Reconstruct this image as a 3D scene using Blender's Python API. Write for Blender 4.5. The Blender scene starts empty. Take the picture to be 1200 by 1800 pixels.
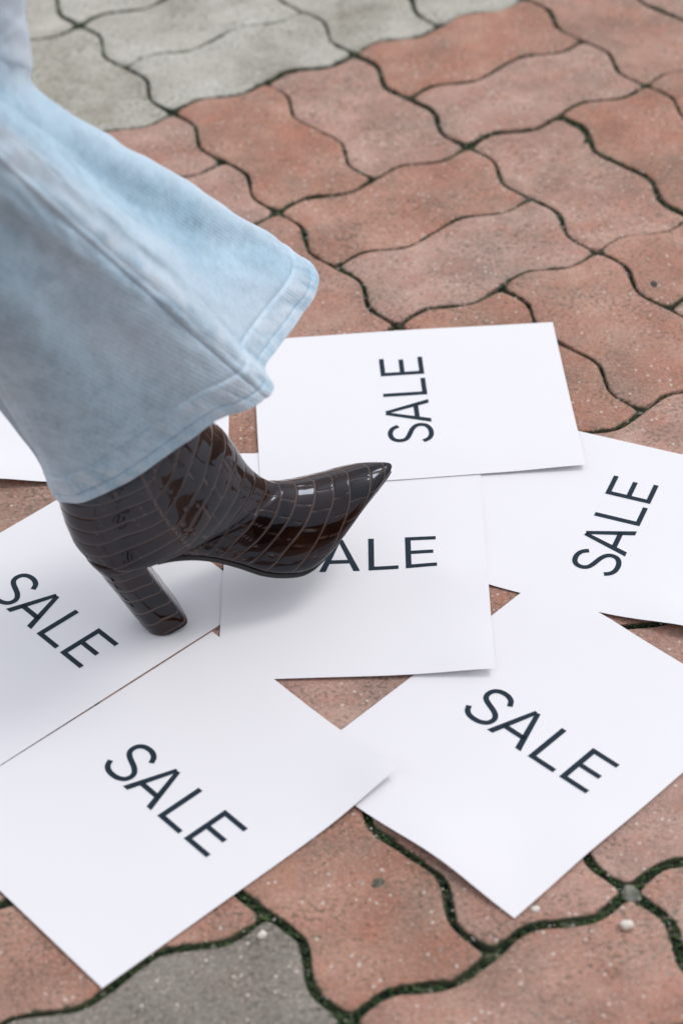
import bpy, bmesh, math, random
import numpy as np
from mathutils import Vector, Matrix

rng = np.random.default_rng(7)
random.seed(7)
scene = bpy.context.scene
col = scene.collection
R = math.radians

# ------------------------------------------------------------------ camera
F_PX, PITCH, DIST, ROLL = 3998.1, 0.7076983, 1.9205115, -0.0394492
cam_pos = np.array([0, -DIST * math.cos(PITCH), DIST * math.sin(PITCH)])
fwd = -cam_pos / DIST
right0 = np.array([1.0, 0, 0])
up0 = np.cross(right0, fwd)
rgt = math.cos(ROLL) * right0 + math.sin(ROLL) * up0
upv = -math.sin(ROLL) * right0 + math.cos(ROLL) * up0
cd = bpy.data.cameras.new('camera')
cam = bpy.data.objects.new('camera', cd)
col.objects.link(cam)
cam.matrix_world = Matrix(((rgt[0], upv[0], -fwd[0], cam_pos[0]), (rgt[1], upv[1], -fwd[1], cam_pos[1]),
                           (rgt[2], upv[2], -fwd[2], cam_pos[2]), (0, 0, 0, 1)))
cd.sensor_fit = 'HORIZONTAL'
cd.sensor_width = 24.0
cd.lens = F_PX / 1200 * 24.0
cd.clip_start = 0.05
cd.clip_end = 500
cd.dof.use_dof = True
cd.dof.focus_distance = 1.86
cd.dof.aperture_fstop = 4.8
scene.camera = cam

# ------------------------------------------------------------------ sky and sun (bright overcast)
SUN_EL, SUN_AZ = R(58), R(70)      # thin cloud: a soft sun from beyond and right of the sheets, most light from the whole sky
world = bpy.data.worlds.new('World')
scene.world = world
world.use_nodes = True
wn = world.node_tree.nodes
wl = world.node_tree.links
bg = wn['Background']
sky = wn.new('ShaderNodeTexSky')
sky.sky_type = 'NISHITA'
sky.sun_disc = False
sky.sun_elevation = SUN_EL
sky.sun_rotation = SUN_AZ
sky.dust_density = 4.0
sky.air_density = 1.0
hs = wn.new('ShaderNodeHueSaturation')
hs.inputs['Saturation'].default_value = 0.5
wl.new(sky.outputs[0], hs.inputs['Color'])
ov = wn.new('ShaderNodeMix'); ov.data_type = 'RGBA'      # an even cloud veil over the clear-sky model
ov.inputs['Factor'].default_value = 0.68
ov.inputs[7].default_value = (5.9, 6.05, 6.5, 1)
wl.new(hs.outputs[0], ov.inputs[6])
wl.new(ov.outputs[2], bg.inputs['Color'])
bg.inputs['Strength'].default_value = 0.15
sd = bpy.data.lights.new('sun', 'SUN')
sd.energy = 0.65
sd.angle = R(14)
sd.color = (1.0, 0.95, 0.93)
sun = bpy.data.objects.new('sun', sd)
col.objects.link(sun)
sdir = Vector((math.sin(SUN_AZ) * math.cos(SUN_EL), math.cos(SUN_AZ) * math.cos(SUN_EL), math.sin(SUN_EL)))
sun.rotation_euler = sdir.to_track_quat('Z', 'Y').to_euler()
sun.location = (0, 0, 5)
scene.view_settings.view_transform = 'Standard'
scene.view_settings.look = 'None'
scene.view_settings.gamma = 1
scene.view_settings.exposure = 0.16
scene.view_settings.use_curve_mapping = False
scene.cycles.max_bounces = 8

# ------------------------------------------------------------------ pixel helpers (photograph is 1200 x 1800)
def ray(px):
    return fwd + (px[0] - 600) / F_PX * rgt + (900 - px[1]) / F_PX * upv
def ground(px, z=0.0):
    d = ray(px)
    return cam_pos + (z - cam_pos[2]) / d[2] * d

# ------------------------------------------------------------------ object helpers
def tag(o, label=None, cat=None, group=None, kind=None):
    if label: o['label'] = label
    if cat: o['category'] = cat
    if group: o['group'] = group
    if kind: o['kind'] = kind
    return o
def mesh_obj(name, verts, faces, mat=None, parent=None, smooth=True):
    me = bpy.data.meshes.new(name)
    me.from_pydata([tuple(map(float, v)) for v in verts], [], faces)
    if smooth:
        me.polygons.foreach_set('use_smooth', [True] * len(me.polygons))
    me.update()
    if mat: me.materials.append(mat)
    o = bpy.data.objects.new(name, me)
    col.objects.link(o)
    if parent: o.parent = parent
    return o
def grid_mesh(name, V, wrap_v=False, mat=None, parent=None, cap0=False, cap1=False, attrs=None, flip=False):
    """V: (n, m, 3) array of points -> quad sheet; fast foreach_set path."""
    n, m = V.shape[:2]
    idx = np.arange(n * m).reshape(n, m)
    if wrap_v:
        b = np.roll(idx, -1, axis=1)
        q = np.stack([idx[:-1], idx[1:], b[1:], b[:-1]], -1).reshape(-1, 4)
    else:
        q = np.stack([idx[:-1, :-1], idx[1:, :-1], idx[1:, 1:], idx[:-1, 1:]], -1).reshape(-1, 4)
    if flip: q = q[:, ::-1]
    loops = [q.ravel()]
    tot = [4] * len(q)
    caps = []
    if cap0: caps.append(idx[0][::1] if not flip else idx[0][::-1])
    if cap1: caps.append(idx[-1][::-1] if not flip else idx[-1])
    for c in caps:
        loops.append(c); tot.append(len(c))
    lv = np.concatenate(loops).astype(np.int32)
    tot = np.array(tot, np.int32)
    me = bpy.data.meshes.new(name)
    me.vertices.add(n * m)
    me.vertices.foreach_set('co', np.ascontiguousarray(V, np.float32).ravel())
    me.loops.add(len(lv))
    me.loops.foreach_set('vertex_index', lv)
    me.polygons.add(len(tot))
    me.polygons.foreach_set('loop_start', np.concatenate([[0], np.cumsum(tot)[:-1]]).astype(np.int32))
    me.polygons.foreach_set('loop_total', tot)
    me.polygons.foreach_set('use_smooth', np.ones(len(tot), bool))
    me.update(calc_edges=True)
    me.validate()
    for k, a in (attrs or {}).items():
        at = me.attributes.new(k, 'FLOAT', 'POINT')
        at.data.foreach_set('value', np.ascontiguousarray(a, np.float32).ravel())
    if mat: me.materials.append(mat)
    o = bpy.data.objects.new(name, me)
    col.objects.link(o)
    if parent: o.parent = parent
    return o
def sstep(a, b, x):
    t = np.clip((x - a) / (b - a), 0, 1)
    return t * t * (3 - 2 * t)
def catmull(P, n, closed=False):
    P = np.asarray(P, float)
    if closed:
        Q = np.vstack([P[-1:], P, P[:2]]); seg = len(P)
    else:
        Q = np.vstack([2 * P[0] - P[1], P, 2 * P[-1] - P[-2]]); seg = len(P) - 1
    t = np.linspace(0, seg, n, endpoint=not closed)
    k = np.minimum(t.astype(int), seg - 1); f = (t - k)[:, None]
    a, b, c, d = Q[k], Q[k + 1], Q[k + 2], Q[k + 3]
    return .5 * (2 * b + (c - a) * f + (2 * a - 5 * b + 4 * c - d) * f ** 2 + (3 * b - a - 3 * c + d) * f ** 3)

_perm = rng.random((64, 64, 64))
def vnoise(P):
    """smooth value noise, P (...,3), period 64"""
    P = np.asarray(P, float)
    i = np.floor(P).astype(int); f = P - i; f = f * f * (3 - 2 * f)
    out = 0
    for dx in (0, 1):
        for dy in (0, 1):
            for dz in (0, 1):
                w = (f[..., 0] if dx else 1 - f[..., 0]) * (f[..., 1] if dy else 1 - f[..., 1]) * (f[..., 2] if dz else 1 - f[..., 2])
                out = out + w * _perm[(i[..., 0] + dx) % 64, (i[..., 1] + dy) % 64, (i[..., 2] + dz) % 64]
    return out * 2 - 1
def n2(x, y, s, seed=0.0):
    return vnoise(np.stack([np.asarray(x) * s + 31.7 + seed, np.asarray(y) * s + 17.3 + seed * 1.7, np.zeros_like(x) + seed + .37], -1))

# ------------------------------------------------------------------ materials
class NT:
    def __init__(s, name):
        s.m = bpy.data.materials.new(name); s.m.use_nodes = True
        s.t = s.m.node_tree; s.b = s.t.nodes['Principled BSDF']
    def n(s, typ, **kw):
        x = s.t.nodes.new('ShaderNode' + typ)
        for k, v in kw.items(): setattr(x, k, v)
        return x
    def l(s, a, b): s.t.links.new(a, b)
    def pos(s):
        return s.n('NewGeometry').outputs['Position']
    def noise(s, vec, scale, detail=2, rough=.5):
        x = s.n('TexNoise'); x.inputs['Scale'].default_value = scale; x.inputs['Detail'].default_value = detail
        x.inputs['Roughness'].default_value = rough
        s.l(vec, x.inputs['Vector']); return x.outputs['Fac']
    def ramp(s, fac, stops):
        x = s.n('ValToRGB'); e = x.color_ramp.elements
        while len(e) < len(stops): e.new(.5)
        for q, (p, c) in zip(e, stops):
            q.position = p; q.color = (*c, 1) if len(c) == 3 else c
        s.l(fac, x.inputs['Fac']); return x.outputs['Color']
    def mix(s, fac, a, b, mode='MIX'):
        x = s.n('Mix', data_type='RGBA', blend_type=mode)
        for sock, v in ((x.inputs['Factor'], fac), (x.inputs[6], a), (x.inputs[7], b)):
            if hasattr(v, 'is_linked'): s.l(v, sock)
            elif isinstance(v, tuple): sock.default_value = (*v, 1)
            else: sock.default_value = v
        return x.outputs[2]
    def math(s, op, a, b=0.0, clamp=False):
        x = s.n('Math', operation=op, use_clamp=clamp)
        for sock, v in ((x.inputs[0], a), (x.inputs[1], b)):
            if hasattr(v, 'is_linked'): s.l(v, sock)
            else: sock.default_value = v
        return x.outputs[0]
    def attr(s, name):
        x = s.n('Attribute'); x.attribute_name = name; return x.outputs['Fac']
    def bump(s, h, strength=.3, dist=.001):
        x = s.n('Bump'); x.inputs['Strength'].default_value = strength; x.inputs['Distance'].default_value = dist
        s.l(h, x.inputs['Height']); s.l(x.outputs[0], s.b.inputs['Normal'])
    def color(s, c):
        if hasattr(c, 'is_linked'): s.l(c, s.b.inputs['Base Color'])
        else: s.b.inputs['Base Color'].default_value = (*c, 1)
    def set(s, **kw):
        for k, v in kw.items():
            i = s.b.inputs[k.replace('_', ' ')]
            if hasattr(v, 'is_linked'): s.l(v, i)
            else: i.default_value = v
        return s.m
BLACK, WHITE = (0, 0, 0), (1, 1, 1)

def paver_material(name, c1, c2, c3):
    t = NT(name); p = t.pos()
    rnd = t.n('ObjectInfo').outputs['Random']
    big = t.noise(p, 14, 4, .6)
    c = t.mix(t.ramp(big, [(.35, BLACK), (.65, WHITE)]), c1, c2)
    hv = t.n('HueSaturation')
    t.l(c, hv.inputs['Color'])
    t.l(t.math('ADD', t.math('MULTIPLY', rnd, .14), .93), hv.inputs['Value'])
    t.l(t.math('ADD', t.math('MULTIPLY', rnd, -.3), 1.12), hv.inputs['Saturation'])
    c = hv.outputs[0]
    # orange fresh patches and grey washed film
    c = t.mix(t.ramp(t.noise(p, 30, 3, .6), [(.52, BLACK), (.75, (.55, .55, .55))]), c, c3)
    c = t.mix(t.ramp(t.noise(p, 9, 6, .7), [(.45, BLACK), (.68, (.55, .55, .55))]), c, (.185, .155, .12))
    # cement film / sand grains
    c = t.mix(t.ramp(t.noise(p, 420, 2, .6), [(.56, BLACK), (.70, (.55, .55, .55))]), c, (.66, .53, .46))
    c = t.mix(t.ramp(t.noise(p, 520, 3, .7), [(.30, (.85, .85, .85)), (.44, BLACK)]), c, (.075, .062, .048))
    # mossy pores
    mo = t.math('MULTIPLY', t.ramp(t.noise(p, 260, 3, .65), [(.50, BLACK), (.62, WHITE)]), t.ramp(t.noise(p, 19, 4, .65), [(.38, (.12, .12, .12)), (.62, WHITE)]))
    c = t.mix(t.math('MULTIPLY', mo, .75), c, (.085, .088, .062))
    # pale grains
    vo = t.n('TexVoronoi'); vo.inputs['Scale'].default_value = 210; t.l(p, vo.inputs['Vector'])
    sep = t.n('SeparateColor'); t.l(vo.outputs['Color'], sep.inputs[0])
    gr = t.math('MULTIPLY', t.math('GREATER_THAN', sep.outputs[0], .90), t.math('LESS_THAN', vo.outputs['Distance'], .28))
    c = t.mix(t.math('MULTIPLY', gr, .75), c, (.70, .62, .55))
    dk = t.math('MULTIPLY', t.math('GREATER_THAN', sep.outputs[1], .93), t.math('LESS_THAN', vo.outputs['Distance'], .33))
    c = t.mix(t.math('MULTIPLY', dk, .45), c, (.05, .06, .045))
    # moss creeping in from the joints
    ed = t.math('ADD', t.attr('rim'), t.math('ADD', t.math('MULTIPLY', t.math('SUBTRACT', t.noise(p, 120, 4, .7), .5), 1.6), t.math('MULTIPLY', t.math('SUBTRACT', t.noise(p, 22, 3, .6), .5), 1.1)))
    ef = t.ramp(ed, [(.36, BLACK), (.80, WHITE)])
    c = t.mix(t.math('MULTIPLY', ef, .9), c, t.mix(t.noise(p, 300, 2), (.012, .026, .016), (.045, .080, .034)))
    t.color(c)
    h = t.math('ADD', t.noise(p, 320, 4, .7), t.math('MULTIPLY', t.noise(p, 900, 2), .5))
    t.bump(h, .75, .0016)
    return t.set(Roughness=.9, Specular_IOR_Level=.3)

M_red = paver_material('red_concrete', (.43, .215, .158), (.555, .335, .258), (.54, .215, .135))
M_grey = paver_material('grey_concrete', (.47, .46, .39), (.56, .55, .48), (.47, .455, .375))
M_brown = paver_material('grey_brown_concrete', (.22, .195, .165), (.29, .26, .215), (.27, .21, .165))

t = NT('mossy_joint'); p = t.pos()
c = t.ramp(t.noise(p, 150, 4, .75), [(.34, (.005, .008, .007)), (.46, (.022, .036, .022)), (.55, (.060, .085, .040)), (.63, (.24, .215, .17))])
t.color(c); t.bump(t.noise(p, 400, 4, .7), .9, .003)
M_bed = t.set(Roughness=1.0, Specular_IOR_Level=.1)
t = NT('moss'); p = t.pos()
t.color(t.ramp(t.noise(p, 160, 3, .6), [(.32, (.016, .032, .020)), (.50, (.045, .080, .036)), (.72, (.12, .18, .07))]))
t.bump(t.noise(p, 1200, 2), .8, .001)
M_moss = t.set(Roughness=1.0, Specular_IOR_Level=.1)
t = NT('grit'); p = t.pos()
t.color(t.ramp(t.noise(p, 90, 1), [(.3, (.25, .23, .20)), (.5, (.48, .45, .40)), (.7, (.72, .69, .63))]))
M_grit = t.set(Roughness=.8)
t = NT('chip_stone'); p = t.pos()
t.color(t.ramp(t.noise(p, 140, 3), [(.35, (.10, .11, .09)), (.65, (.28, .27, .22))]))
t.bump(t.noise(p, 300, 3), .6, .001)
M_chip = t.set(Roughness=.9)
t = NT('pale_pebble'); t.color((.78, .72, .64))
M_pebble = t.set(Roughness=.6)
t = NT('mossy_blotch'); p = t.pos(); t.color(t.ramp(t.noise(p, 260, 3, .7), [(.35, (.05, .06, .045)), (.65, (.20, .17, .13))])); t.bump(t.noise(p, 400, 3), .8, .002)
M_blotch = t.set(Roughness=1.0)
t = NT('dark_gum'); t.color((.05, .06, .055))
M_gum = t.set(Roughness=.8)

t = NT('printer_paper'); p = t.pos()
t.color(t.mix(t.noise(p, 9, 2), (.83, .822, .845), (.85, .842, .862)))
t.bump(t.noise(p, 22, 2), .12, .004)
M_paper = t.set(Roughness=.75, Specular_IOR_Level=.25)
t = NT('printed_ink'); p = t.pos()
t.color(t.mix(t.noise(p, 60, 2), (.012, .024, .038), (.018, .034, .052)))
M_ink = t.set(Roughness=.7, Specular_IOR_Level=.2)

# ------------------------------------------------------------------ paving lattice (basket weave of zigzag pavers, measured from the photo)
E0 = np.array([-0.16569828, 0.66715929]); E1 = np.array([0.11265165, -0.20015135]); E2 = np.array([0.19866561, 0.1098279])
obs = [((0, 0), (295, 197)), ((1, 0), (485, 371)), ((2, 0), (708, 568)), ((0, 1), (625, 94)), ((1, 1), (819, 256)), ((2, 1), (1042, 439)),
       ((1, 2), (1137, 147)), ((3, .5), (1125, 722)), ((4.5, -2), (475, 1615)), ((5, -1.5), (870, 1670)), ((5, -1), (1110, 1567)), ((5, -2), (600, 1792)),
       ((.5, 0), (380, 280)), ((1.5, 0), (602, 467)), ((1.5, 1), (927, 345)), ((.5, 1), (722, 172)), ((-1, 0), (138, 42)), ((-.5, 0), (228, 117)), ((2.5, 1), (1178, 545))]
Amat = np.array([[1, i, j, i * i, i * j] for (i, j), _ in obs], float)
bmat = np.array([ground(q)[:2] for _, q in obs])
LAT = np.linalg.solve(Amat.T @ Amat + np.diag([0, 0, 0, 1e-3, 1e-3]), Amat.T @ bmat)
def lat(ij):
    ij = np.asarray(ij, float); i, j = ij[..., 0], ij[..., 1]
    return np.stack([np.ones_like(i), i, j, i * i, i * j], -1) @ LAT
CELL = .2275
AMP = .043
def zig(t):            # offset of a joint from its straight line, one period per half cell
    t = np.mod(t, .5)
    return np.interp(t, [0, .155, .345, .5], [0, AMP, -AMP, 0])
def edge_pts(a, b, n):
    a = np.array(a, float); b = np.array(b, float)
    tt = np.linspace(0, 1, n, endpoint=False)[:, None]
    P = a + (b - a) * tt
    if abs(a[1] - b[1]) < 1e-9: P[:, 1] += zig(P[:, 0])        # runs along i
    else: P[:, 0] -= zig(P[:, 1])                               # runs along j
    return P
I0, I1, J0, J1 = -4, 7, -5, 4

# far ground: one sheet reaching the horizon, with the paved patch built inside it
t = NT('distant_paving'); p = t.pos()
br = t.n('TexBrick'); t.l(p, br.inputs['Vector']); br.inputs['Scale'].default_value = 4.4
br.inputs['Color1'].default_value = (.33, .17, .125, 1); br.inputs['Color2'].default_value = (.40, .22, .165, 1); br.inputs['Mortar'].default_value = (.03, .04, .03, 1)
br.inputs['Mortar Size'].default_value = .02
t.color(t.mix(t.math('MULTIPLY', t.noise(p, 60, 3), .6), br.outputs['Color'], (.22, .15, .12)))
M_far = t.set(Roughness=.95)
cor = [lat((I0, J0)), lat((I1, J0)), lat((I1, J1)), lat((I0, J1))]
gv = [(*c, -.004) for c in cor]
far = []
cc = np.mean(cor, 0)
for c in cor:
    d = (c - cc) / np.linalg.norm(c - cc); far.append((*(cc + d * 220), -.004))
g = mesh_obj('ground', gv + far, [(0, 1, 5, 4), (1, 2, 6, 5), (2, 3, 7, 6), (3, 0, 4, 7)], M_far, smooth=False)
if g.data.polygons[0].normal.z < 0: g.data.flip_normals()
tag(g, kind='structure')

# unseen front added behind the viewpoint, something dark for the glossy boot to mirror
t = NT('dark_brick_wall'); p = t.pos()
sw = t.n('Mapping'); sw.inputs['Rotation'].default_value = (R(90), 0, 0); t.l(p, sw.inputs['Vector'])
bk = t.n('TexBrick'); t.l(sw.outputs[0], bk.inputs['Vector']); bk.inputs['Scale'].default_value = 4.0
bk.inputs['Color1'].default_value = (.10, .055, .04, 1); bk.inputs['Color2'].default_value = (.14, .075, .05, 1); bk.inputs['Mortar'].default_value = (.12, .11, .10, 1)
t.color(bk.outputs['Color']); M_wall = t.set(Roughness=.9)
t = NT('dark_window_glass'); t.color((.02, .024, .028)); M_glass = t.set(Roughness=.06)
t = NT('window_frame_paint'); t.color((.30, .29, .27)); M_frame = t.set(Roughness=.5)
def cuboid(name, lo, hi, mat, parent=None):
    (x0, y0, z0), (x1, y1, z1) = lo, hi
    return mesh_obj(name, [(x0, y0, z0), (x1, y0, z0), (x1, y1, z0), (x0, y1, z0), (x0, y0, z1), (x1, y0, z1), (x1, y1, z1), (x0, y1, z1)],
                    [(0, 3, 2, 1), (4, 5, 6, 7), (0, 1, 5, 4), (1, 2, 6, 5), (2, 3, 7, 6), (3, 0, 4, 7)], mat, parent, smooth=False)
bld = bpy.data.objects.new('added_building', None); col.objects.link(bld); bld.location = (0, -9, 0)
tag(bld, 'added dark brick front behind the viewpoint, unseen, for the boot leather to mirror', 'added_building')
cuboid('wall', (-16, -6, -.05), (16, 0, 5.4), M_wall, bld)
cuboid('cornice', (-16.2, -6.2, 5.4), (16.2, .25, 5.65), M_frame, bld)
for r_ in range(2):
    for q_ in range(9):
        xw = -13.2 + q_ * 3.3
        wf = cuboid('window', (xw - .75, .002, .9 + r_ * 2.6), (xw + .75, .06, 2.6 + r_ * 2.6), M_frame, bld)
        for sgn in (-1, 1):
            cuboid('pane', (xw + sgn * .36 - .31, .061, .98 + r_ * 2.6), (xw + sgn * .36 + .31, .075, 2.52 + r_ * 2.6), M_glass, wf)

# pavement bed: sand and moss between the stones, fine uneven sheet
ni, nj = 460, 400
ii, jj = np.meshgrid(np.linspace(I0, I1, ni), np.linspace(J0, J1, nj), indexing='ij')
xy = lat(np.stack([ii, jj], -1))
zb = -.0050 + .0030 * n2(xy[..., 0], xy[..., 1], 130, 1) + .0016 * n2(xy[..., 0], xy[..., 1], 45, 2)
bed = grid_mesh('pavement', np.concatenate([xy, zb[..., None]], -1), mat=M_bed)
if bed.data.polygons[0].normal.z < 0: bed.data.flip_normals()
tag(bed, kind='structure')

joint_pts = []
def make_paver(a, b, mat):
    (i0, j0), (i1, j1) = a, b
    li, lj = i1 - i0, j1 - j0
    n_i, n_j = int(42 * li), int(42 * lj)
    P = np.vstack([edge_pts((i0, j0), (i1, j0), n_i), edge_pts((i1, j0), (i1, j1), n_j),
                   edge_pts((i1, j1), (i0, j1), n_i), edge_pts((i0, j1), (i0, j0), n_j)])
    X = lat(P)
    cen = X.mean(0)
    area = np.sum(X[:, 0] * np.roll(X[:, 1], -1) - X[:, 1] * np.roll(X[:, 0], -1))
    if area < 0: X = X[::-1]
    joint_pts.append(X.copy())
    n = len(X)
    def normals(Y):
        T = np.roll(Y, -2, 0) - np.roll(Y, 2, 0)
        N = np.stack([-T[:, 1], T[:, 0]], -1)
        return N / np.linalg.norm(N, axis=1, keepdims=True)
    # round the zigzag corners a little
    for _ in range(2): X = .25 * np.roll(X, 1, 0) + .5 * X + .25 * np.roll(X, -1, 0)
    N = normals(X)
    wear = n2(X[:, 0], X[:, 1], 48, 5) * .0014 + n2(X[:, 0], X[:, 1], 150, 6) * .0008
    near = np.clip((.10 - X[:, 1]) / .6, 0, 1)       # the front stones have wider, mossier joints
    gap = .0013 + .0014 * near + np.clip(wear, -.0006, .0026)
    sh = rng.normal(0, .0005, 2)
    rise = float(np.clip(rng.normal(-.0006, .0006), -.0018, .0002)); tilt = rng.normal(0, .0025, 2)
    chip = np.clip(n2(X[:, 0], X[:, 1], 70, 9) - .25, 0, 1) * .03
    rings = []
    Y = X + N * gap[:, None]; cur = 0.0
    for inset, z in ((0, -.035), (0, -.0050), (.0005, -.0016), (.0013, -.0005), (.0030, -.0001), (.0085, 0)):
        while cur < inset - 1e-6:           # shrink in small steps so corners never fold over
            st = min(.0006, inset - cur); cur += st
            Y = Y + normals(Y) * (st * (1 + 40 * chip * (cur < .004)))[:, None]
            Y = .2 * np.roll(Y, 1, 0) + .6 * Y + .2 * np.roll(Y, -1, 0)
        rings.append(np.c_[Y + sh, z + rise + (Y - cen) @ tilt])
    V = np.vstack(rings) - [*cen, 0]
    faces = []
    for r in range(len(rings) - 1):
        for q in range(n):
            q2 = (q + 1) % n
            faces.append((r * n + q, r * n + q2, (r + 1) * n + q2, (r + 1) * n + q))
    faces.append(tuple(range((len(rings) - 1) * n, len(rings) * n)))
    o = mesh_obj('paver', V, faces, mat, bed)
    o.data.polygons[len(faces) - 1].use_smooth = False
    o.location = (*cen, 0)
    at = o.data.attributes.new('rim', 'FLOAT', 'POINT')
    at.data.foreach_set('value', (np.array([1.15, 1.1, .9, .5, .22, 0.0])[:, None] * (.76 + .30 * near)[None]).ravel().astype(np.float32))
    return o
for i in range(I0, I1):
    for j in range(J0, J1):
        if (i + j) % 2 == 0: parts = [((i, j), (i + 1, j + .5)), ((i, j + .5), (i + 1, j + 1))]
        else: parts = [((i, j), (i + .5, j + 1)), ((i + .5, j), (i + 1, j + 1))]
        for a, b in parts:
            m = M_grey if i < 0 else M_red
            if abs(a[0] - 4.5) < .01 and a[1] == -3: m = M_brown
            make_paver(a, b, m)

# moss cushions and grit caught in the joints (nobody could count them)
jp = np.vstack(joint_pts)
vis = (jp[:, 0] > -.48) & (jp[:, 0] < .48) & (jp[:, 1] > -.72) & (jp[:, 1] < .95)
jp = jp[vis]
ico_v = []
bm = bmesh.new(); bmesh.ops.create_icosphere(bm, subdivisions=1, radius=1)
ico_v = np.array([v.co[:] for v in bm.verts]); ico_f = np.array([[v.index for v in f.verts] for f in bm.faces]); bm.free()
def scatter(name, pts, rad, zs, mat, flat=.6):
    n = len(pts); V = np.empty((n, len(ico_v), 3)); 
    jit = 1 + rng.normal(0, .18, (n, len(ico_v), 1))
    V[:] = ico_v[None] * jit * rad[:, None, None]
    V[..., 2] *= flat
    V += np.c_[pts, zs][:, None, :]
    Fc = (ico_f[None] + (np.arange(n) * len(ico_v))[:, None, None]).reshape(-1, 3)
    me = bpy.data.meshes.new(name)
    me.vertices.add(n * len(ico_v)); me.vertices.foreach_set('co', V.astype(np.float32).ravel())
    me.loops.add(Fc.size); me.loops.foreach_set('vertex_index', Fc.astype(np.int32).ravel())
    me.polygons.add(len(Fc)); me.polygons.foreach_set('loop_start', np.arange(0, Fc.size, 3, dtype=np.int32)); me.polygons.foreach_set('loop_total', np.full(len(Fc), 3, np.int32))
    me.polygons.foreach_set('use_smooth', np.ones(len(Fc), bool))
    me.update(calc_edges=True); me.materials.append(mat)
    o = bpy.data.objects.new(name, me); col.objects.link(o); return o
k = rng.integers(0, len(jp), 15000)
P = jp[k] + rng.normal(0, .0022, (15000, 2))
patch = n2(P[:, 0], P[:, 1], 16, 11)
keep = (patch > -.35 + .5 * (P[:, 1] > 0)) 
P = P[keep]
rad = rng.uniform(.0004, .0012, len(P)) * (1 + .6 * (P[:, 1] < -.1))
tag(scatter('moss', P, rad, -.0036 + rng.uniform(0, .0026, len(P)), M_moss), 'dark green moss growing in the joints between the pavers', 'moss', kind='stuff')
k = rng.integers(0, len(jp), 1500)
P1 = jp[k] + rng.normal(0, .0035, (1500, 2))
P2 = np.c_[rng.uniform(-.45, .45, 500), rng.uniform(-.65, .9, 500)]
P = np.vstack([P1, P2])
zz = np.r_[rng.uniform(-.0030, .0004, 1500), np.full(500, .0001)]
tag(scatter('sand_grit', P, rng.uniform(.0004, .0011, len(P)), zz, M_grit, .8), 'pale sand grains scattered over pavers and joints', 'grit', kind='stuff')

def pebble(name, px, size, mat, label, cat, z=.0, flat=.7, group=None, seed=1):
    bm = bmesh.new(); bmesh.ops.create_icosphere(bm, subdivisions=3, radius=1)
    for v in bm.verts:
        c = np.array(v.co[:]); r = 1 + .22 * float(vnoise(c * 1.4 + seed * 5.3)) + .07 * float(vnoise(c * 4 + seed))
        v.co = Vector(c * r)
        v.co.x *= size[0]; v.co.y *= size[1]; v.co.z = v.co.z * size[0] * flat
    me = bpy.data.meshes.new(name); bm.to_mesh(me); bm.free()
    me.polygons.foreach_set('use_smooth', [True] * len(me.polygons)); me.materials.append(mat)
    o = bpy.data.objects.new(name, me); col.objects.link(o)
    q = ground(px); o.location = (q[0], q[1], z); o.rotation_euler.z = seed
    return tag(o, label, cat, group)
pebble('stone_chip', (1108, 1566), (.0088, .0068), M_chip, 'flat grey stone chip wedged where four pavers meet', 'stone', z=-.0045, flat=.5, seed=2)
pebble('pebble', (1101, 1630), (.0047, .0036), M_pebble, 'pale cream pebble on red paver near the grey stone chip', 'pebble', z=.0022, seed=3)
pebble('pebble', (461, 1646), (.0036, .0028), M_pebble, 'small white pebble at the corner of the grey-brown paver', 'pebble', z=.0013, seed=4)
pebble('pebble', (941, 1601), (.0032, .0028), M_pebble, 'tiny pale pebble below the tip of a sale sheet', 'pebble', z=.0012, seed=6)
pebble('gum_spot', (1149, 499), (.0044, .0030), M_gum, 'dark flattened gum spot on a red paver by the joint', 'gum', z=.0004, flat=.22, seed=5)
pebble('gum_spot', (664, 1552), (.0056, .0040), M_blotch, 'dark mossy blotch on the red paver between two sheets', 'gum', z=-.0005, flat=.2, seed=7)

# ------------------------------------------------------------------ sheets of paper (US letter, each printed SALE)
SW, SL = .2159, .2794
GY = float(ground((50, 853))[1]) + .1397
SHEETS = {  # centre x, y, text angle
    'G': (-.2045, GY, .0), 'F': (-.2439, -.1170, -.845894), 'D': (.223, -.029, R(66.0)), 'E': (.1341, -.2699, -.800867),
    'A': (.009653, -.061168, -.024992), 'B': (.067422, .145215, 1.606558), 'C': (-.140885, -.316997, -.854038)}
LIFT = {   # local x, y (m), height (m), spread (m)
    'A': [(.108, -.140, .0060, .035), (-.02, -.14, .0015, .05)],
    'B': [(-.108, -.140, .0038, .04), (.108, .0, .001, .05)],
    'C': [(.108, .140, .0095, .030), (.0, -.14, .001, .05)],
    'D': [(-.108, -.105, .0095, .035), (-.108, .105, .004, .02)],
    'E': [(.035, -.140, .0075, .035), (.108, -.06, .0022, .028)],
    'F': [(.0, -.0, .0, .05)],
    'G': [(-.100, -.140, .008, .03)]}
NU, NV = 55, 71
sheet_z, sheet_R = {}, {}
def to_local(n, X):
    x, y, a = SHEETS[n]; c, s = math.cos(a), math.sin(a)
    dx, dy = X[..., 0] - x, X[..., 1] - y
    return np.stack([c * dx + s * dy, -s * dx + c * dy], -1)
def to_world(n, Lc):
    x, y, a = SHEETS[n]; c, s = math.cos(a), math.sin(a)
    return np.stack([x + c * Lc[..., 0] - s * Lc[..., 1], y + s * Lc[..., 0] + c * Lc[..., 1]], -1)
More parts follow.
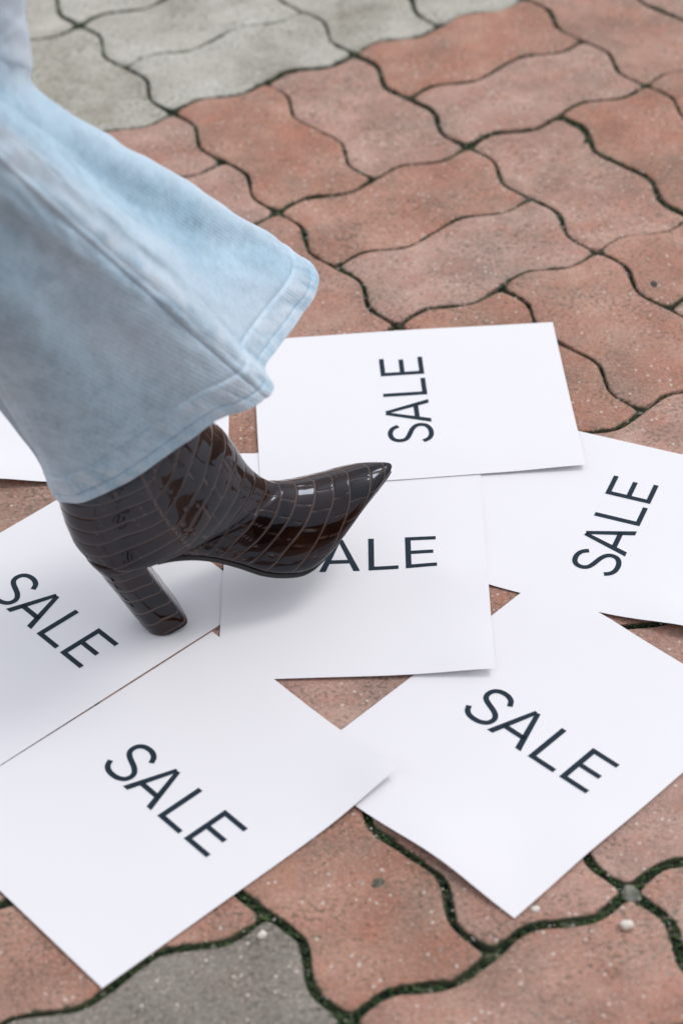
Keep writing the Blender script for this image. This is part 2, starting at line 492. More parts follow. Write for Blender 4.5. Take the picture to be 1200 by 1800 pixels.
def bil(n, Lc):
    fu = np.clip((Lc[..., 0] / SW + .5) * (NU - 1), 0, NU - 1.001); fv = np.clip((Lc[..., 1] / SL + .5) * (NV - 1), 0, NV - 1.001)
    i, j = fu.astype(int), fv.astype(int); a, b = fu - i, fv - j; Z = sheet_z[n]
    return Z[i, j] * (1 - a) * (1 - b) + Z[i + 1, j] * a * (1 - b) + Z[i, j + 1] * (1 - a) * b + Z[i + 1, j + 1] * a * b
ORDER = ['G', 'F', 'D', 'E', 'A', 'B', 'C']
UU, VV = np.meshgrid(np.linspace(-SW / 2, SW / 2, NU), np.linspace(-SL / 2, SL / 2, NV), indexing='ij')
def blur(Z):
    Q = np.pad(Z, 1, mode='edge')
    return (Q[:-2, 1:-1] + Q[2:, 1:-1] + Q[1:-1, :-2] + Q[1:-1, 2:] + 4 * Q[1:-1, 1:-1]) / 8
for k, n in enumerate(ORDER):
    Lc = np.stack([UU, VV], -1); X = to_world(n, Lc)
    base = np.full(UU.shape, .0010)
    for lo in ORDER[:k]:
        q = to_local(lo, X)
        inside = (np.abs(q[..., 0]) < SW / 2 + .007) & (np.abs(q[..., 1]) < SL / 2 + .007)
        base = np.where(inside, np.maximum(base, bil(lo, q) + .0005), base)
    Z = base.copy()
    for _ in range(420): Z = np.maximum(base, blur(Z))
    for _ in range(14): Z = blur(Z)
    Z = Z + .0002
    for lx, ly, h, s in LIFT[n]:
        Z = Z + h * np.exp(-((UU - lx) ** 2 + (VV - ly) ** 2) / (2 * s * s))
    Z = Z + .0005 * (1 + n2(UU, VV, 14, k + 20)) * np.clip(np.maximum(np.abs(UU) / SW, np.abs(VV) / SL) * 2 - .4, 0, 1)
    sheet_z[n] = Z

def glyph_strips():
    """SALE as a list of (points, half width) strokes and polygons in metres, text frame."""
    y0, y1, wd = -.0150, .0245, .0046
    H = y1 - y0
    out = []
    def quad(a, b, c, d, m=10):
        a, b, c, d = map(lambda q: np.array(q, float), (a, b, c, d))
        s = np.linspace(0, 1, m)[:, None]
        out.append((a + (d - a) * s, b + (c - b) * s))
    # S
    S = np.array([(.90, .77), (.80, .90), (.66, .965), (.50, .985), (.32, .96), (.19, .88), (.145, .75), (.20, .63), (.34, .555), (.52, .50),
                  (.72, .435), (.87, .34), (.915, .225), (.86, .10), (.70, .02), (.50, -.005), (.30, .015), (.15, .09), (.06, .215)])
    S = catmull(S, 64); S[:, 0] = -.0570 + S[:, 0] * .0280; S[:, 1] = y0 + .0018 + S[:, 1] * (H - .0032)
    T = np.gradient(S, axis=0); N = np.stack([-T[:, 1], T[:, 0]], -1); N /= np.linalg.norm(N, axis=1, keepdims=True)
    out.append((S + N * wd * .48, S - N * wd * .48))
    # A
    ax0, ax1, ap = -.0285, .0050, -.0118
    hw = .0027
    quad((ax0, y0), (ax0 + .0054, y0), (ap + .0012, y1 - .001), (ap - hw, y1))
    quad((ap - hw, y1), (ap + .0004, y1 - .0062), (ax1 - .0054, y0), (ax1, y0), 12)
    out[-1] = (np.array([(ap - hw, y1), (ap + hw, y1), (ax1, y0)])[[0]], None)
    out.pop()
    s = np.linspace(0, 1, 12)[:, None]
    a, b = np.array([ap - .0012, y1 - .001]), np.array([ap + hw, y1]); c, d = np.array([ax1 - .0054, y0]), np.array([ax1, y0])
    out.append((a + (c - a) * s, b + (d - b) * s))
    out.append((np.array([(ap - hw, y1), (ap - .0006, y1 - .0001)]), np.array([(ap + .0002, y1 - .0045), (ap + .0004, y1 - .0045)])))
    yb = y0 + H * .30
    quad((-.0225, yb - .0022), (-.0225, yb + .0022), (-.0010, yb + .0022), (-.0010, yb - .0022))
    # L
    quad((.0120, y0), (.0167, y0), (.0167, y1), (.0120, y1))
    quad((.0165, y0), (.0165, y0 + .0043), (.0365, y0 + .0043), (.0365, y0))
    # E
    quad((.0425, y0), (.0472, y0), (.0472, y1), (.0425, y1))
    for yy, xe in ((y0, .0680), (y0 + H * .5 - .0022, .0655), (y1 - .0043, .0680)):
        quad((.0470, yy), (.0470, yy + .0043), (xe, yy + .0043), (xe, yy))
    return out
GL = glyph_strips()
TEXT_OFF = {'B': (-.002, .001), 'A': (-.001, -.001), 'E': (.001, -.001), 'C': (.0, .001), 'D': (-.0075, -.0095), 'F': (0, 0), 'G': (0, 0)}
PAPER_LABEL = {
    'A': 'sheet printed SALE, under the toe of the boot, its first letter hidden',
    'B': 'sheet printed SALE lying crosswise beyond the pointed toe, beside the jeans hem',
    'C': 'sheet printed SALE with one corner curled over the sheet beside it, no shoe on it',
    'D': 'sheet printed SALE tucked under three other sheets, edge lifted off the pavers',
    'E': 'sheet printed SALE carrying the curled corner of its neighbour, far from the boot',
    'F': 'sheet printed SALE with the boot heel standing on it',
    'G': 'white sheet without visible lettering, mostly hidden behind the jeans leg'}
for n in ORDER:
    x, y, a = SHEETS[n]
    TH = .00014
    Vt = np.stack([UU, VV, sheet_z[n]], -1); Vb = Vt - [0, 0, TH]
    ng = NU * NV; ix = np.arange(ng).reshape(NU, NV)
    qd = np.stack([ix[:-1, :-1], ix[1:, :-1], ix[1:, 1:], ix[:-1, 1:]], -1).reshape(-1, 4)
    loop = np.r_[ix[:, 0], ix[-1, 1:], ix[-2::-1, -1], ix[0, -2:0:-1]]
    rim_t, rim_b = Vt.reshape(-1, 3)[loop], Vb.reshape(-1, 3)[loop]
    nl = len(loop); i_ = np.arange(nl); j_ = (i_ + 1) % nl
    rim = np.stack([2 * ng + i_, 2 * ng + nl + i_, 2 * ng + nl + j_, 2 * ng + j_], -1)
    fc_ = [tuple(map(int, f)) for f in np.vstack([qd, qd[:, ::-1] + ng, rim])]
    o = mesh_obj('paper_sheet', np.vstack([Vt.reshape(-1, 3), Vb.reshape(-1, 3), rim_t, rim_b]), fc_, M_paper)
    o.location = (x, y, 0); o.rotation_euler.z = a
    tag(o, PAPER_LABEL[n], 'paper', 'paper sheets printed SALE' if n != 'G' else 'paper sheets printed SALE')
    if n == 'G':
        pass
    V, Fc = [], []
    ox, oy = TEXT_OFF[n]
    for A_, B_ in GL:
        b0 = len(V); m = len(A_)
        for q in range(m):
            for P_ in (A_[q], B_[q]):
                L_ = np.array([P_[0] + ox, P_[1] + oy]); V.append((L_[0], L_[1], float(bil(n, L_)) + .00022))
        for q in range(m - 1): Fc.append((b0 + 2 * q, b0 + 2 * q + 1, b0 + 2 * q + 3, b0 + 2 * q + 2))
    me_o = mesh_obj('lettering', V, Fc, M_ink, o, smooth=False)
    for pl in me_o.data.polygons:
        if pl.normal.z < 0: pl.flip()

# ------------------------------------------------------------------ the person: one leg in flared jeans and a heeled boot
PSI = R(22)
sd_ = np.array([math.cos(PSI), math.sin(PSI), 0]); sl_ = np.array([-math.sin(PSI), math.cos(PSI), 0]); sz_ = np.array([0, 0, 1.0])
BO = np.array([-.15678556, -.12956329, 0.0])
zf = float(bil('F', to_local('F', BO[None, :2]))[0])
BO[2] = zf + .0002
person = bpy.data.objects.new('person', None); col.objects.link(person)
person.location = BO; person.rotation_euler.z = PSI
tag(person, 'person stepping on the sheets in light blue flared jeans and a glossy brown heeled boot', 'person')
def sagittal(px, off):
    """photo pixel + sideways distance from the foot's middle plane -> local point (forward, sideways, up)"""
    d = ray(px); t_ = ((BO - cam_pos) @ sl_ + off) / (d @ sl_)
    P = cam_pos + t_ * d - BO
    return np.array([P @ sd_, off, P[2]])

# --- boot materials
t = NT('croc_leather'); tc = t.n('TexCoord').outputs['Object']
c = t.mix(t.ramp(t.noise(tc, 28, 3), [(.38, BLACK), (.68, WHITE)]), (.0045, .0016, .0009), (.026, .0085, .0036))
gr = t.attr('groove')
c = t.mix(t.math('MULTIPLY', gr, .8), c, (.13, .085, .062))  # grooves paler: reflections off their edges painted into the colour
t.color(c)
t.bump(t.noise(tc, 60, 2, .5), .06, .002)
M_croc = t.set(Roughness=t.math('ADD', t.math('MULTIPLY', gr, .25), t.math('ADD', .045, t.math('MULTIPLY', t.noise(tc, 30, 2), .05))), Specular_IOR_Level=.40, Specular_Tint=(.74, .84, 1.0, 1))
t = NT('black_rubber'); t.color((.010, .010, .012)); M_sole = t.set(Roughness=.5)

sec = [  # front/top point, back/bottom point (mm, middle plane), half width, foot-shape weight
    ((8, 292), (-92, 280), 50, 0), ((35, 250), (-78, 238), 47.5, 0), ((52, 215), (-66.5, 203), 45, 0), ((66.5, 184), (-60.5, 170), 42.5, 0),
    ((75, 171), (-59, 151), 40.5, 0), ((82.5, 155), (-57.5, 132), 38.5, .03), ((91.5, 133), (-54, 114), 36.5, .08), ((101, 117.5), (-49.5, 99), 35, .30),
    ((109, 109), (-41, 87.5), 33.5, .62), ((115, 104.5), (-22, 85), 32, .85), ((121, 102), (5, 86), 30.5, .8), ((127, 100), (28, 81), 30, .92),
    ((133, 98.4), (48, 72.5), 31, 1), ((140, 97), (68, 60.5), 34, 1), ((147.5, 96), (86, 48), 37.5, 1), ((156.5, 95.3), (104, 40.5), 39.8, 1),
    ((166, 94.8), (122, 37.5), 40, 1), ((176, 94.4), (140, 45), 37, 1), ((186, 94), (158, 57.5), 31, 1), ((195, 93.4), (175, 69), 24, 1),
    ((203, 92.6), (190, 75.6), 16.3, 1), ((209, 91.6), (202, 81), 9.6, 1), ((212.4, 90.4), (209, 84.5), 5.4, 1), ((213.8, 88.6), (212.6, 87), 2.2, 1)]
SC = np.array([[*a, *b, w, k] for a, b, w, k in sec], float)
NS, NR = 560, 260
SCs = catmull(SC, NS * 3)
mid = .5 * (SCs[:, :2] + SCs[:, 2:4]) * .5 + .25 * (SCs[:, :2] + SCs[:, 2:4])
arc = np.r_[0, np.cumsum(np.maximum(np.linalg.norm(np.diff(SCs[:, :2], axis=0), axis=1), np.linalg.norm(np.diff(SCs[:, 2:4], axis=0), axis=1)))]
ti = np.interp(np.linspace(0, arc[-1], NS), arc, np.arange(len(arc)))
SCs = np.stack([np.interp(ti, np.arange(len(arc)), SCs[:, q]) for q in range(6)], -1)
# half profiles: (height fraction 0 bottom .. 1 top, lateral fraction)
hp = np.linspace(0, 1, NR // 2 + 1)
ell = np.stack([.5 - .5 * np.cos(np.pi * hp), np.sin(np.pi * hp)], -1)
foot_ctrl = np.array([(0, 0), (0, .45), (.0, .80), (.05, .945), (.17, 1.0), (.33, .975), (.50, .89), (.67, .745), (.81, .55), (.915, .34), (.975, .16), (1, 0)])
fp = catmull(foot_ctrl, 400)
fa = np.r_[0, np.cumsum(np.linalg.norm(np.diff(fp * [1, 1.2], axis=0), axis=1))]; fa /= fa[-1]
foot = np.stack([np.interp(hp, fa, fp[:, 0]), np.interp(hp, fa, fp[:, 1])], -1)
Fp, Bp, Wd, Kk = SCs[:, :2] / 1000, SCs[:, 2:4] / 1000, SCs[:, 4] / 1000, np.clip(SCs[:, 5], 0, 1)
def boot_surface():
    prof = ell[None] * (1 - Kk[:, None, None]) + foot[None] * Kk[:, None, None]     # NS, half, 2
    near_ = prof; far_ = prof[:, -2:0:-1]
    full = np.concatenate([near_ * [1, -1], far_], 1)                               # bottom -> near -> top -> far
    c2 = Bp[:, None] + (Fp - Bp)[:, None] * full[..., :1]
    return np.stack([c2[..., 0], full[..., 1] * Wd[:, None], c2[..., 1]], -1), full
BV, prof_full = boot_surface()
def grid_normals(V):
    du = np.gradient(V, axis=0); dv = np.roll(V, -1, 1) - np.roll(V, 1, 1)
    N = np.cross(du, dv); L_ = np.linalg.norm(N, axis=-1, keepdims=True); N = N / np.maximum(L_, 1e-12)
    return N
BN = grid_normals(BV)
ctr = BV.mean(1, keepdims=True)
if np.mean(np.sum(BN * (BV - ctr), -1)) < 0: BN = -BN
# croc embossing
xs, ls, zs = BV[..., 0] * 1000, BV[..., 1] * 1000, BV[..., 2] * 1000
fam = np.array([((-25, 330), (-75, 190)), ((8, 280), (-45, 155)), ((30, 250), (-30, 135)), ((48, 218), (-13, 115)), ((67, 184), (5, 98)), ((83, 155), (22, 86)), ((97, 125), (40, 78)), ((115, 104), (58, 68)),
                ((136, 97), (76, 55)), ((156, 95.3), (104, 44)), ((176, 94.4), (140, 50)), ((195, 93.4), (175, 69)), ((209, 91.6), (202, 81)), ((225, 90), (222, 80))], float)
wob = 2.2 * vnoise(np.stack([xs, ls, zs], -1) / 22 + 9) 
sdist = []
for (a, b) in fam:
    dirv = a - b; nn = np.array([dirv[1], -dirv[0]]) / np.linalg.norm(dirv)
    sdist.append((xs - b[0]) * nn[0] + (zs - b[1]) * nn[1] + wob)
sdist = np.array(sdist)
q = np.zeros_like(xs); wid = np.full_like(xs, 20.0)
for kf in range(len(fam) - 1):
    m = (sdist[kf] >= 0) & (sdist[kf + 1] < 0)
    den = sdist[kf] - sdist[kf + 1]
    q[m] = kf + (sdist[kf] / den)[m]; wid[m] = den[m]
m = sdist[-1] >= 0; q[m] = len(fam) - 1
m = sdist[0] < 0; q[m] = sdist[0][m] / 20
q = q * np.where(q < 20, 1, 1)
# two bands per family step on the ankle, one and a half towards the toe
q2 = np.interp(q, [-5, 0, 8, 10, 12, 13], [-10, 0, 14.5, 17, 19.2, 20.4])
bw = wid / np.interp(q, [0, 8, 9, 13], [1.85, 1.8, 1.2, 1.1])      # band width in mm
band = np.floor(q2); fr = q2 - band
dist_t = np.minimum(fr, 1 - fr) * bw
# behind the side seam: rows run round the heel
seam_a, seam_b = np.array([-4.0, 186.0]), np.array([42.0, 73.0])
sv = seam_b - seam_a; sn = np.array([sv[1], -sv[0]]) / np.linalg.norm(sv)
sd_seam = (xs - seam_a[0]) * sn[0] + (zs - seam_a[1]) * sn[1]
if ((-50 - seam_a[0]) * sn[0] + (120 - seam_a[1]) * sn[1]) > 0: sd_seam = -sd_seam
sd_seam = sd_seam + 5 * np.sin((zs - 73) / 113 * 3.0)      # gentle curve
behind = sd_seam < 0
hh = zs - .34 * np.maximum(xs + 48, 0) ** 1.0 * sstep(0, 40, xs + 58) + wob * .7
hb = hh / 14.5; hband = np.floor(hb); hf = hb - hband
dist_h = np.minimum(hf, 1 - hf) * 14.5
dist_tr = np.where(behind, dist_h, dist_t)
bid = np.where(behind, hband + 100, band)
# lengthwise lines, staggered from band to band
girth = np.r_[np.zeros((1, NS)), np.cumsum(np.linalg.norm(np.diff(BV, axis=1), axis=-1), 1).T].T * 1000
top_i = NR // 2
gpos = np.abs(girth - girth[:, top_i:top_i + 1])
rowj = np.mod(np.sin(bid * 12.9898) * 43758.5453, 1.0)
side = np.where(np.arange(NR)[None] <= top_i, 0, .37)
gl_w = np.where(behind, 34.0, 17.0)
gg = (gpos + wob * 1.2) / gl_w + rowj + side; gb = np.floor(gg); gf = gg - gb
keepl = np.mod(np.sin(gb * 78.233 + bid * 37.7) * 9631.13, 1.0) > np.where(behind, .6, .22)
dist_l = np.where(keepl, np.minimum(gf, 1 - gf) * gl_w, 99)
g_t = np.exp(-(dist_tr / .46) ** 2); g_l = .8 * np.exp(-(dist_l / .38) ** 2)
g_s = 1.0 * np.exp(-(sd_seam / .8) ** 2)
groove = np.maximum(np.maximum(g_t, g_l), g_s)
pillow = np.clip(1 - np.exp(-(np.minimum(dist_tr, np.minimum(dist_l * 1.2, 8)) / 2.6)), 0, 1)
flat_b = sstep(.04, .10, prof_full[..., 0] + (1 - Kk[:, None]))       # keep the sole side smooth
disp = (-.00032 * groove + .00018 * pillow) * flat_b
# soft creases at the ankle
cre = .0012 * np.sin((xs * .5 - zs) / 11.0 + 1.5 * vnoise(BV * 28)) * np.exp(-((zs - 170) / 40) ** 2) * np.clip(vnoise(BV * 14 + 3) + .3, 0, 1)
disp = disp + cre * (1 - Kk[:, None])
BV2 = BV + BN * disp[..., None]
boot = grid_mesh('ankle_boot', BV2, wrap_v=True, mat=M_croc, parent=person, cap0=False, cap1=True, attrs={'groove': groove * flat_b})
boot['label'] = 'dark brown crocodile-embossed pointed ankle boot, toe raised'
def fix_normals(o):
    bm = bmesh.new(); bm.from_mesh(o.data); bmesh.ops.recalc_face_normals(bm, faces=bm.faces[:]); bm.to_mesh(o.data); bm.free()
fix_normals(boot)

# outsole
bs = np.arange(NS)[(Bp[:, 0] > .004) & (Kk > .7)][::4]
V, top, bot = [], [], []
N2 = np.gradient(Bp[bs], axis=0); N2 /= np.linalg.norm(N2, axis=1, keepdims=True)
nrm = np.stack([N2[:, 1], -N2[:, 0]], -1)
rows = []
for q_, kx in enumerate(bs):
    w_ = max(Wd[kx] * .95, .0012); th = .0030
    ring = []
    for lat_, off in ((-1, -.0015), (-1.0, .4 * th), (-.93, .8 * th), (-.5, th), (0, th), (.5, th), (.93, .8 * th), (1.0, .4 * th), (1, -.0015)):
        p2 = Bp[kx] + nrm[q_] * off
        ring.append((p2[0], lat_ * w_, p2[1]))
    rows.append(ring)
sole = grid_mesh('outsole', np.array(rows), wrap_v=True, mat=M_sole, parent=boot, cap0=True, cap1=True)
fix_normals(sole)

# block heel with the same embossing
hs_ = np.array([  # back x,z ; front x,z ; half width (mm)
    (-42, 98, 14, 95, 26.5), (-45, 90, 6, 89, 28), (-42, 82.5, -.5, 84, 27), (-37, 73.5, -1.0, 76, 25.8), (-31.5, 60, 3.5, 63, 24.8), (-26, 47.5, 9.0, 50, 23.8), (-19.5, 31.5, 15.5, 35, 22.8), (-13, 16, 21, 22, 22), (-7, 2.5, 26.4, 9.5, 21.4), (-5.5, .2, 27.2, 7.6, 21)], float)
HS = catmull(hs_, 300)
NA = 200
tb = np.linspace(0, 2 * np.pi, NA, endpoint=False)
cx_, sy_ = np.cos(tb), np.sin(tb)
# D section: front (cos>0) squarish, back round
rx = np.where(cx_ > 0, np.abs(cx_) ** .32, np.abs(cx_) ** .92); ry = np.where(cx_ > 0, np.abs(sy_) ** .36, np.abs(sy_) ** .92)
fx, fy = np.sign(cx_) * rx, np.sign(sy_) * ry
fc = .58    # where the section is widest, from the back
HV = []
for b_x, b_z, f_x, f_z, w_ in HS:
    ep = 1 + 1.0 * float(sstep(30, 2, b_z))
    P_ = np.where(fx > 0, fc + (1 - fc) * fx, fc + fc * fx)
    HV.append(np.stack([(b_x + (f_x - b_x) * P_) / 1000, fy * w_ / 1000, (b_z + (f_z - b_z) * P_ ** ep) / 1000], -1))
HV = np.array(HV)
HN = grid_normals(HV); hc = HV.mean(1, keepdims=True)
if np.mean(np.sum(HN * (HV - hc), -1)) < 0: HN = -HN
hl = np.linspace(0, 1, 300)[:, None] * 100 + 1.3 * vnoise(HV * 40 + 4) - 6 * np.abs(cx_)[None] * (cx_ < 0)
hbd = hl / 10.8; hfr = hbd - np.floor(hbd); hd = np.minimum(hfr, 1 - hfr) * 10.8
hg = np.exp(-(hd / .65) ** 2)
HV = HV + HN * (-.00030 * hg + .00006 * (1 - np.exp(-hd / 2.5)))[..., None]
heel = grid_mesh('heel', HV[:288], wrap_v=True, mat=M_croc, parent=boot, cap0=True, cap1=True, attrs={'groove': (hg * .8)[:288]})
fix_normals(heel)
tipV = HV[286:].copy(); tipV[0:2] = tipV[2:3]
tipV = np.concatenate([HV[287:288] * [1, 1, 1], HV[287:288], HV[287:300]], 0)
tip = grid_mesh('heel_tip', HV[287:300] - HN[287:300] * .0002, wrap_v=True, mat=M_sole, parent=boot, cap0=True, cap1=True)
fix_normals(tip)

# --- jeans
def denim(name, lighter=0.0):
    t = NT(name); tc = t.n('TexCoord').outputs['Object']
    w = t.attr('wash_and_light')
    base = t.mix(t.ramp(t.noise(tc, 13, 4, .6), [(.33, BLACK), (.66, WHITE)]), (.30, .54, .71), (.50, .73, .89))
    base = t.mix(t.math('MULTIPLY', t.ramp(t.noise(tc, 48, 4, .7), [(.40, BLACK), (.66, WHITE)]), .60), base, (.20, .36, .47))
    c = t.mix(t.math('ADD', w, lighter, True), base, (.68, .80, .90))
    mp = t.n('Mapping'); mp.inputs['Scale'].default_value = (1, .35, .35); t.l(tc, mp.inputs['Vector'])
    sl = t.ramp(t.noise(mp.outputs[0], 620, 3, .7), [(.36, BLACK), (.64, WHITE)])
    c = t.mix(.20, c, t.mix(sl, (.20, .33, .43), (.76, .84, .90)))
    th = t.n('TexWave'); th.bands_direction = 'DIAGONAL'; th.inputs['Scale'].default_value = 130; th.inputs['Distortion'].default_value = 2.5; th.inputs['Detail'].default_value = 2
    t.l(tc, th.inputs['Vector'])
    c = t.mix(t.math('MULTIPLY', th.outputs['Fac'], .16), c, (.74, .80, .84))
    t.color(c)
    t.bump(t.math('ADD', th.outputs['Fac'], t.noise(tc, 900, 2)), .25, .0006)
    return t.set(Roughness=.9, Specular_IOR_Level=.15, Sheen_Weight=.25, Sheen_Roughness=.5)
M_denim = denim('washed_denim')
M_thread = NT('pale_thread'); M_thread.color((.60, .68, .70)); M_thread = M_thread.set(Roughness=.8)
t = NT('skin'); t.color((.55, .36, .28)); M_skin = t.set(Roughness=.5)

# control rings, matched point for point: back, near side ..., seam corner, front, far side
hem_px = [((104, 872), -.004), ((128, 881), -.030), ((172, 871), -.050), ((240, 832), -.062), ((310, 785), -.070), ((380, 738), -.076), ((442, 713), -.078), ((478, 683), -.070),
          ((460, 648), -.050), ((490, 605), -.022), ((530, 552), .010), ((553, 510), .036), ((553, 478), .056), ((520, 458), .072), ((440, 500), .086), ((340, 560), .088), ((230, 640), .074), ((140, 745), .045), ((104, 830), .018)]
knee_px = [((-210, 385), -.005), ((-205, 372), -.032), ((-190, 345), -.052), ((-170, 310), -.066), ((-148, 272), -.074), ((-120, 235), -.078), ((-98, 212), -.078), ((-80, 196), -.074),
           ((-52, 182), -.062), ((-20, 165), -.060), ((28, 150), -.042), ((58, 146), -.016), ((68, 149), .018), ((62, 151), .040), ((10, 180), .062), ((-50, 230), .074), ((-110, 285), .070), ((-165, 340), .050), ((-200, 378), .020)]
thigh_px = [((-340, -120), -.005), ((-338, -128), -.035), ((-330, -140), -.060), ((-310, -150), -.078), ((-280, -160), -.090), ((-240, -168), -.096), ((-200, -172), -.096), ((-165, -174), -.092),
            ((-125, -172), -.088), ((-85, -168), -.078), ((-45, -160), -.058), ((10, -152), -.026), ((20, -148), .020), ((8, -150), .048), ((-60, -152), .076), ((-140, -148), .092), ((-230, -140), .086), ((-300, -130), .062), ((-335, -122), .025)]
def ring3(px): return np.array([sagittal(p, o) for p, o in px])
Rh, Rk, Rt = ring3(hem_px), ring3(knee_px), ring3(thigh_px)
NJ = 320
rh, rk, rt = catmull(Rh, NJ, True), catmull(Rk, NJ, True), catmull(Rt, NJ, True)
u = np.arange(NJ) / NJ * len(Rh)           # control index coordinate
LEN = float(np.linalg.norm(rk.mean(0) - rh.mean(0)))
TJ = np.r_[np.linspace(0, .12, 50), np.linspace(.125, 1, 190), np.linspace(1.01, 3.3, 110)]
def jeans_at(tv):
    tv = np.asarray(tv)[:, None, None]
    lo = rh[None] + (rk - rh)[None] * np.clip(tv, 0, 1.0)
    hi = rk[None] + (rt - rk)[None] * np.clip(tv - 1, 0, 2.5)
    # round the knee by blending
    w = sstep(.9, 1.12, tv)
    lo2 = rh[None] + (rk - rh)[None] * tv
    lo = np.where(tv > 1, lo2, lo)
    hi = np.where(tv < 1, rk[None] + (rt - rk)[None] * (tv - 1), hi)
    return lo * (1 - w) + hi * w
JV = jeans_at(TJ)
JN = grid_normals(JV); jc = JV.mean(1, keepdims=True)
if np.mean(np.sum(JN * (JV - jc), -1)) < 0: JN = -JN
uu, tt = np.meshgrid(u, TJ)
def per(c, s): 
    d_ = np.mod(uu - c + len(Rh) / 2, len(Rh)) - len(Rh) / 2
    return np.exp(-(d_ / s) ** 2)
fade = sstep(0.02, .35, tt) * (1 - sstep(1.3, 1.8, tt))
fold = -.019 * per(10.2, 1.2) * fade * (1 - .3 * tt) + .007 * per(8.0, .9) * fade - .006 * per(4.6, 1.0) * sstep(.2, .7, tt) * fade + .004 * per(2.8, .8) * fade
fold += .0055 * vnoise(np.stack([uu * .60, tt * 2.2 + uu * .16, uu * 0 + 3], -1)) * sstep(.02, .2, tt)
fold += .0016 * vnoise(np.stack([uu * 1.4 + tt * 5, tt * 7 - uu * .6, uu * 0 + 1], -1)) + .0007 * vnoise(np.stack([uu * 3.1 - tt * 6, tt * 17, uu * 0 + 4], -1)) * sstep(.1, .2, tt)
# hem band: raised double layer with puckers between two stitch rows
T_ST, T_ED = .098, .030
puck = .8 * vnoise(np.stack([uu * 4.4 + tt * 14, tt * 7, uu * 0 + 8], -1)) + .45 * vnoise(np.stack([uu * 9, tt * 40, uu * 0 + 2], -1))
inband = 1 - sstep(T_ST - .006, T_ST + .004, tt)
fold += inband * (.0010 + .0010 * puck * np.sin(np.pi * np.clip(tt / T_ST, 0, 1)))
fold += -.0011 * np.exp(-((tt - T_ST) / .005) ** 2) - .0016 * np.exp(-((tt - T_ED) / .0045) ** 2)
seam_u = 6.55 
fold += .0012 * per(seam_u + .12, .13)
fold += -.0013 * per(seam_u - .06, .045)
fold += .0016 * vnoise(np.stack([uu * 1.5, tt * 22, uu * 0 + 5], -1)) * per(seam_u + .45, .7) * (1 - sstep(.8, 1.2, tt))
JV = JV + JN * fold[..., None]
wash_and_light = .26 + .34 * per(seam_u + .75, .75) * (1 - sstep(.9, 1.2, tt)) + .40 * per(12.9, .9) + inband * (.55 * sstep(-.45, .45, puck) - .22) + .22 * np.exp(-((tt - T_ST - .004) / .006) ** 2) - .35 * np.exp(-((tt - T_ED) / .0045) ** 2) - .35 * np.exp(-((tt - T_ST - .011) / .004) ** 2)  # seam and hem pale from washing; front edge paled by painted top light
wash_and_light += .55 * sstep(.97, 1.12, tt) * np.clip(per(10.5, 5), 0, 1)  # sky light on the upturned thigh painted in as a pale fade
wash_and_light += (.5 * vnoise(np.stack([uu * 3.5, tt * 36, uu * 0 + 6], -1))) * per(seam_u + .5, .42) * (1 - sstep(.7, 1, tt))
wash_and_light += -.48 * per(10.3, 1.25) * fade - .10 * per(3.5, 1.6) * fade + .28 * vnoise(np.stack([uu * .9, tt * 3.4 + uu * .4, uu * 0 + 12], -1))  # shade in the front fold painted darker, plus uneven washing
wash_and_light = np.clip(wash_and_light, 0, 1)
jeans = grid_mesh('jeans', JV, wrap_v=True, mat=M_denim, parent=person, cap1=True, attrs={'wash_and_light': wash_and_light})
jeans['label'] = 'light blue washed denim leg flaring wide over the boot'
fix_normals(jeans)
md = jeans.modifiers.new('cloth', 'SOLIDIFY'); md.thickness = .0012; md.offset = -1
md = jeans.modifiers.new('crisp_edge', 'EDGE_SPLIT'); md.split_angle = R(50)
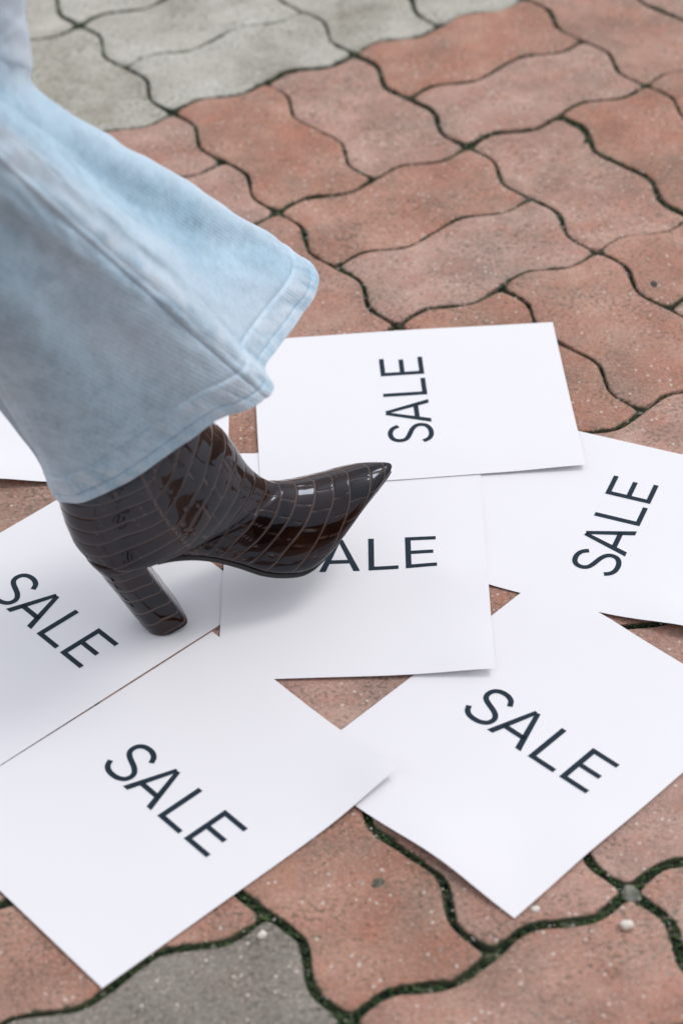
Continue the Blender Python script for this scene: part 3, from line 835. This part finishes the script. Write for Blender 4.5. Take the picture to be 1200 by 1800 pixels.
# stitch rows and side seam cord
def tube(name, C_, r, mat, parent, m=6, closed=False):
    C_ = np.asarray(C_); T = np.gradient(C_, axis=0)
    if closed: T = np.roll(C_, -1, 0) - np.roll(C_, 1, 0)
    T /= np.linalg.norm(T, axis=1, keepdims=True)
    up_ = np.array([.3, .2, .93]); A_ = np.cross(T, up_); A_ /= np.linalg.norm(A_, axis=1, keepdims=True); B_ = np.cross(T, A_)
    th = np.linspace(0, 2 * np.pi, m, endpoint=False)
    rr = (np.ones(len(C_)) * r)[:, None, None]
    V = C_[:, None] + rr * (np.cos(th)[None, :, None] * A_[:, None] + np.sin(th)[None, :, None] * B_[:, None])
    if closed: V = np.concatenate([V, V[:1]], 0)
    o = grid_mesh(name, V, wrap_v=True, mat=mat, parent=parent, cap0=not closed, cap1=not closed)
    fix_normals(o); return o
def at_t(tv, off):
    k = int(np.argmin(np.abs(TJ - tv))); return JV[k] + JN[k] * off
tube('hem_stitching', at_t(T_ST - .004, .0004), .0006 + .0002 * np.sin(np.arange(NJ) * 2.4), M_thread, jeans, closed=True)
us = int(round((seam_u + .24) / len(Rh) * NJ)); 
tube('side_stitching', JV[2:260, us] + JN[2:260, us] * .0003, .00045, M_thread, jeans)
# hem band as a thin lining inside the opening
kk = int(np.argmin(np.abs(TJ - T_ST)))
lin = grid_mesh('hem_band', JV[4:kk] - JN[4:kk] * .0016, wrap_v=True, mat=M_denim, parent=jeans, attrs={'wash_and_light': np.full((kk - 4, NJ), .35)})
fix_normals(lin); md = lin.modifiers.new('cloth', 'SOLIDIFY'); md.thickness = .0010; md.offset = -1
md = lin.modifiers.new('crisp_edge', 'EDGE_SPLIT'); md.split_angle = R(50)

# --- the leg inside (one continuous body mesh from foot to thigh)
ax = [(np.array([.06, 0, .085]), .022), (np.array([.02, 0, .115]), .030), (np.array([0, 0, .16]), .034), (np.array([-.005, 0, .21]), .036)]
kc, hc_, tcn = rk.mean(0) + [-.01, .012, 0], rh.mean(0), rt.mean(0) + [-.012, .012, 0]
A0 = np.array([-.02, 0, .28])
pts = [a for a, _ in ax] + [A0, A0 * .6 + kc * .4, A0 * .25 + kc * .75, kc, kc * .5 + tcn * .5, tcn, tcn * 2.1 - kc * 1.1]
rad = [r for _, r in ax] + [.036, .040, .038, .034, .034, .036, .045]
Cc = catmull(np.array(pts), 80); rr = catmull(np.array(rad)[:, None], 80)[:, 0]
leg = tube('leg', Cc, rr, M_skin, person, m=24)

# grow the script's helper state away
bpy.context.view_layer.update()
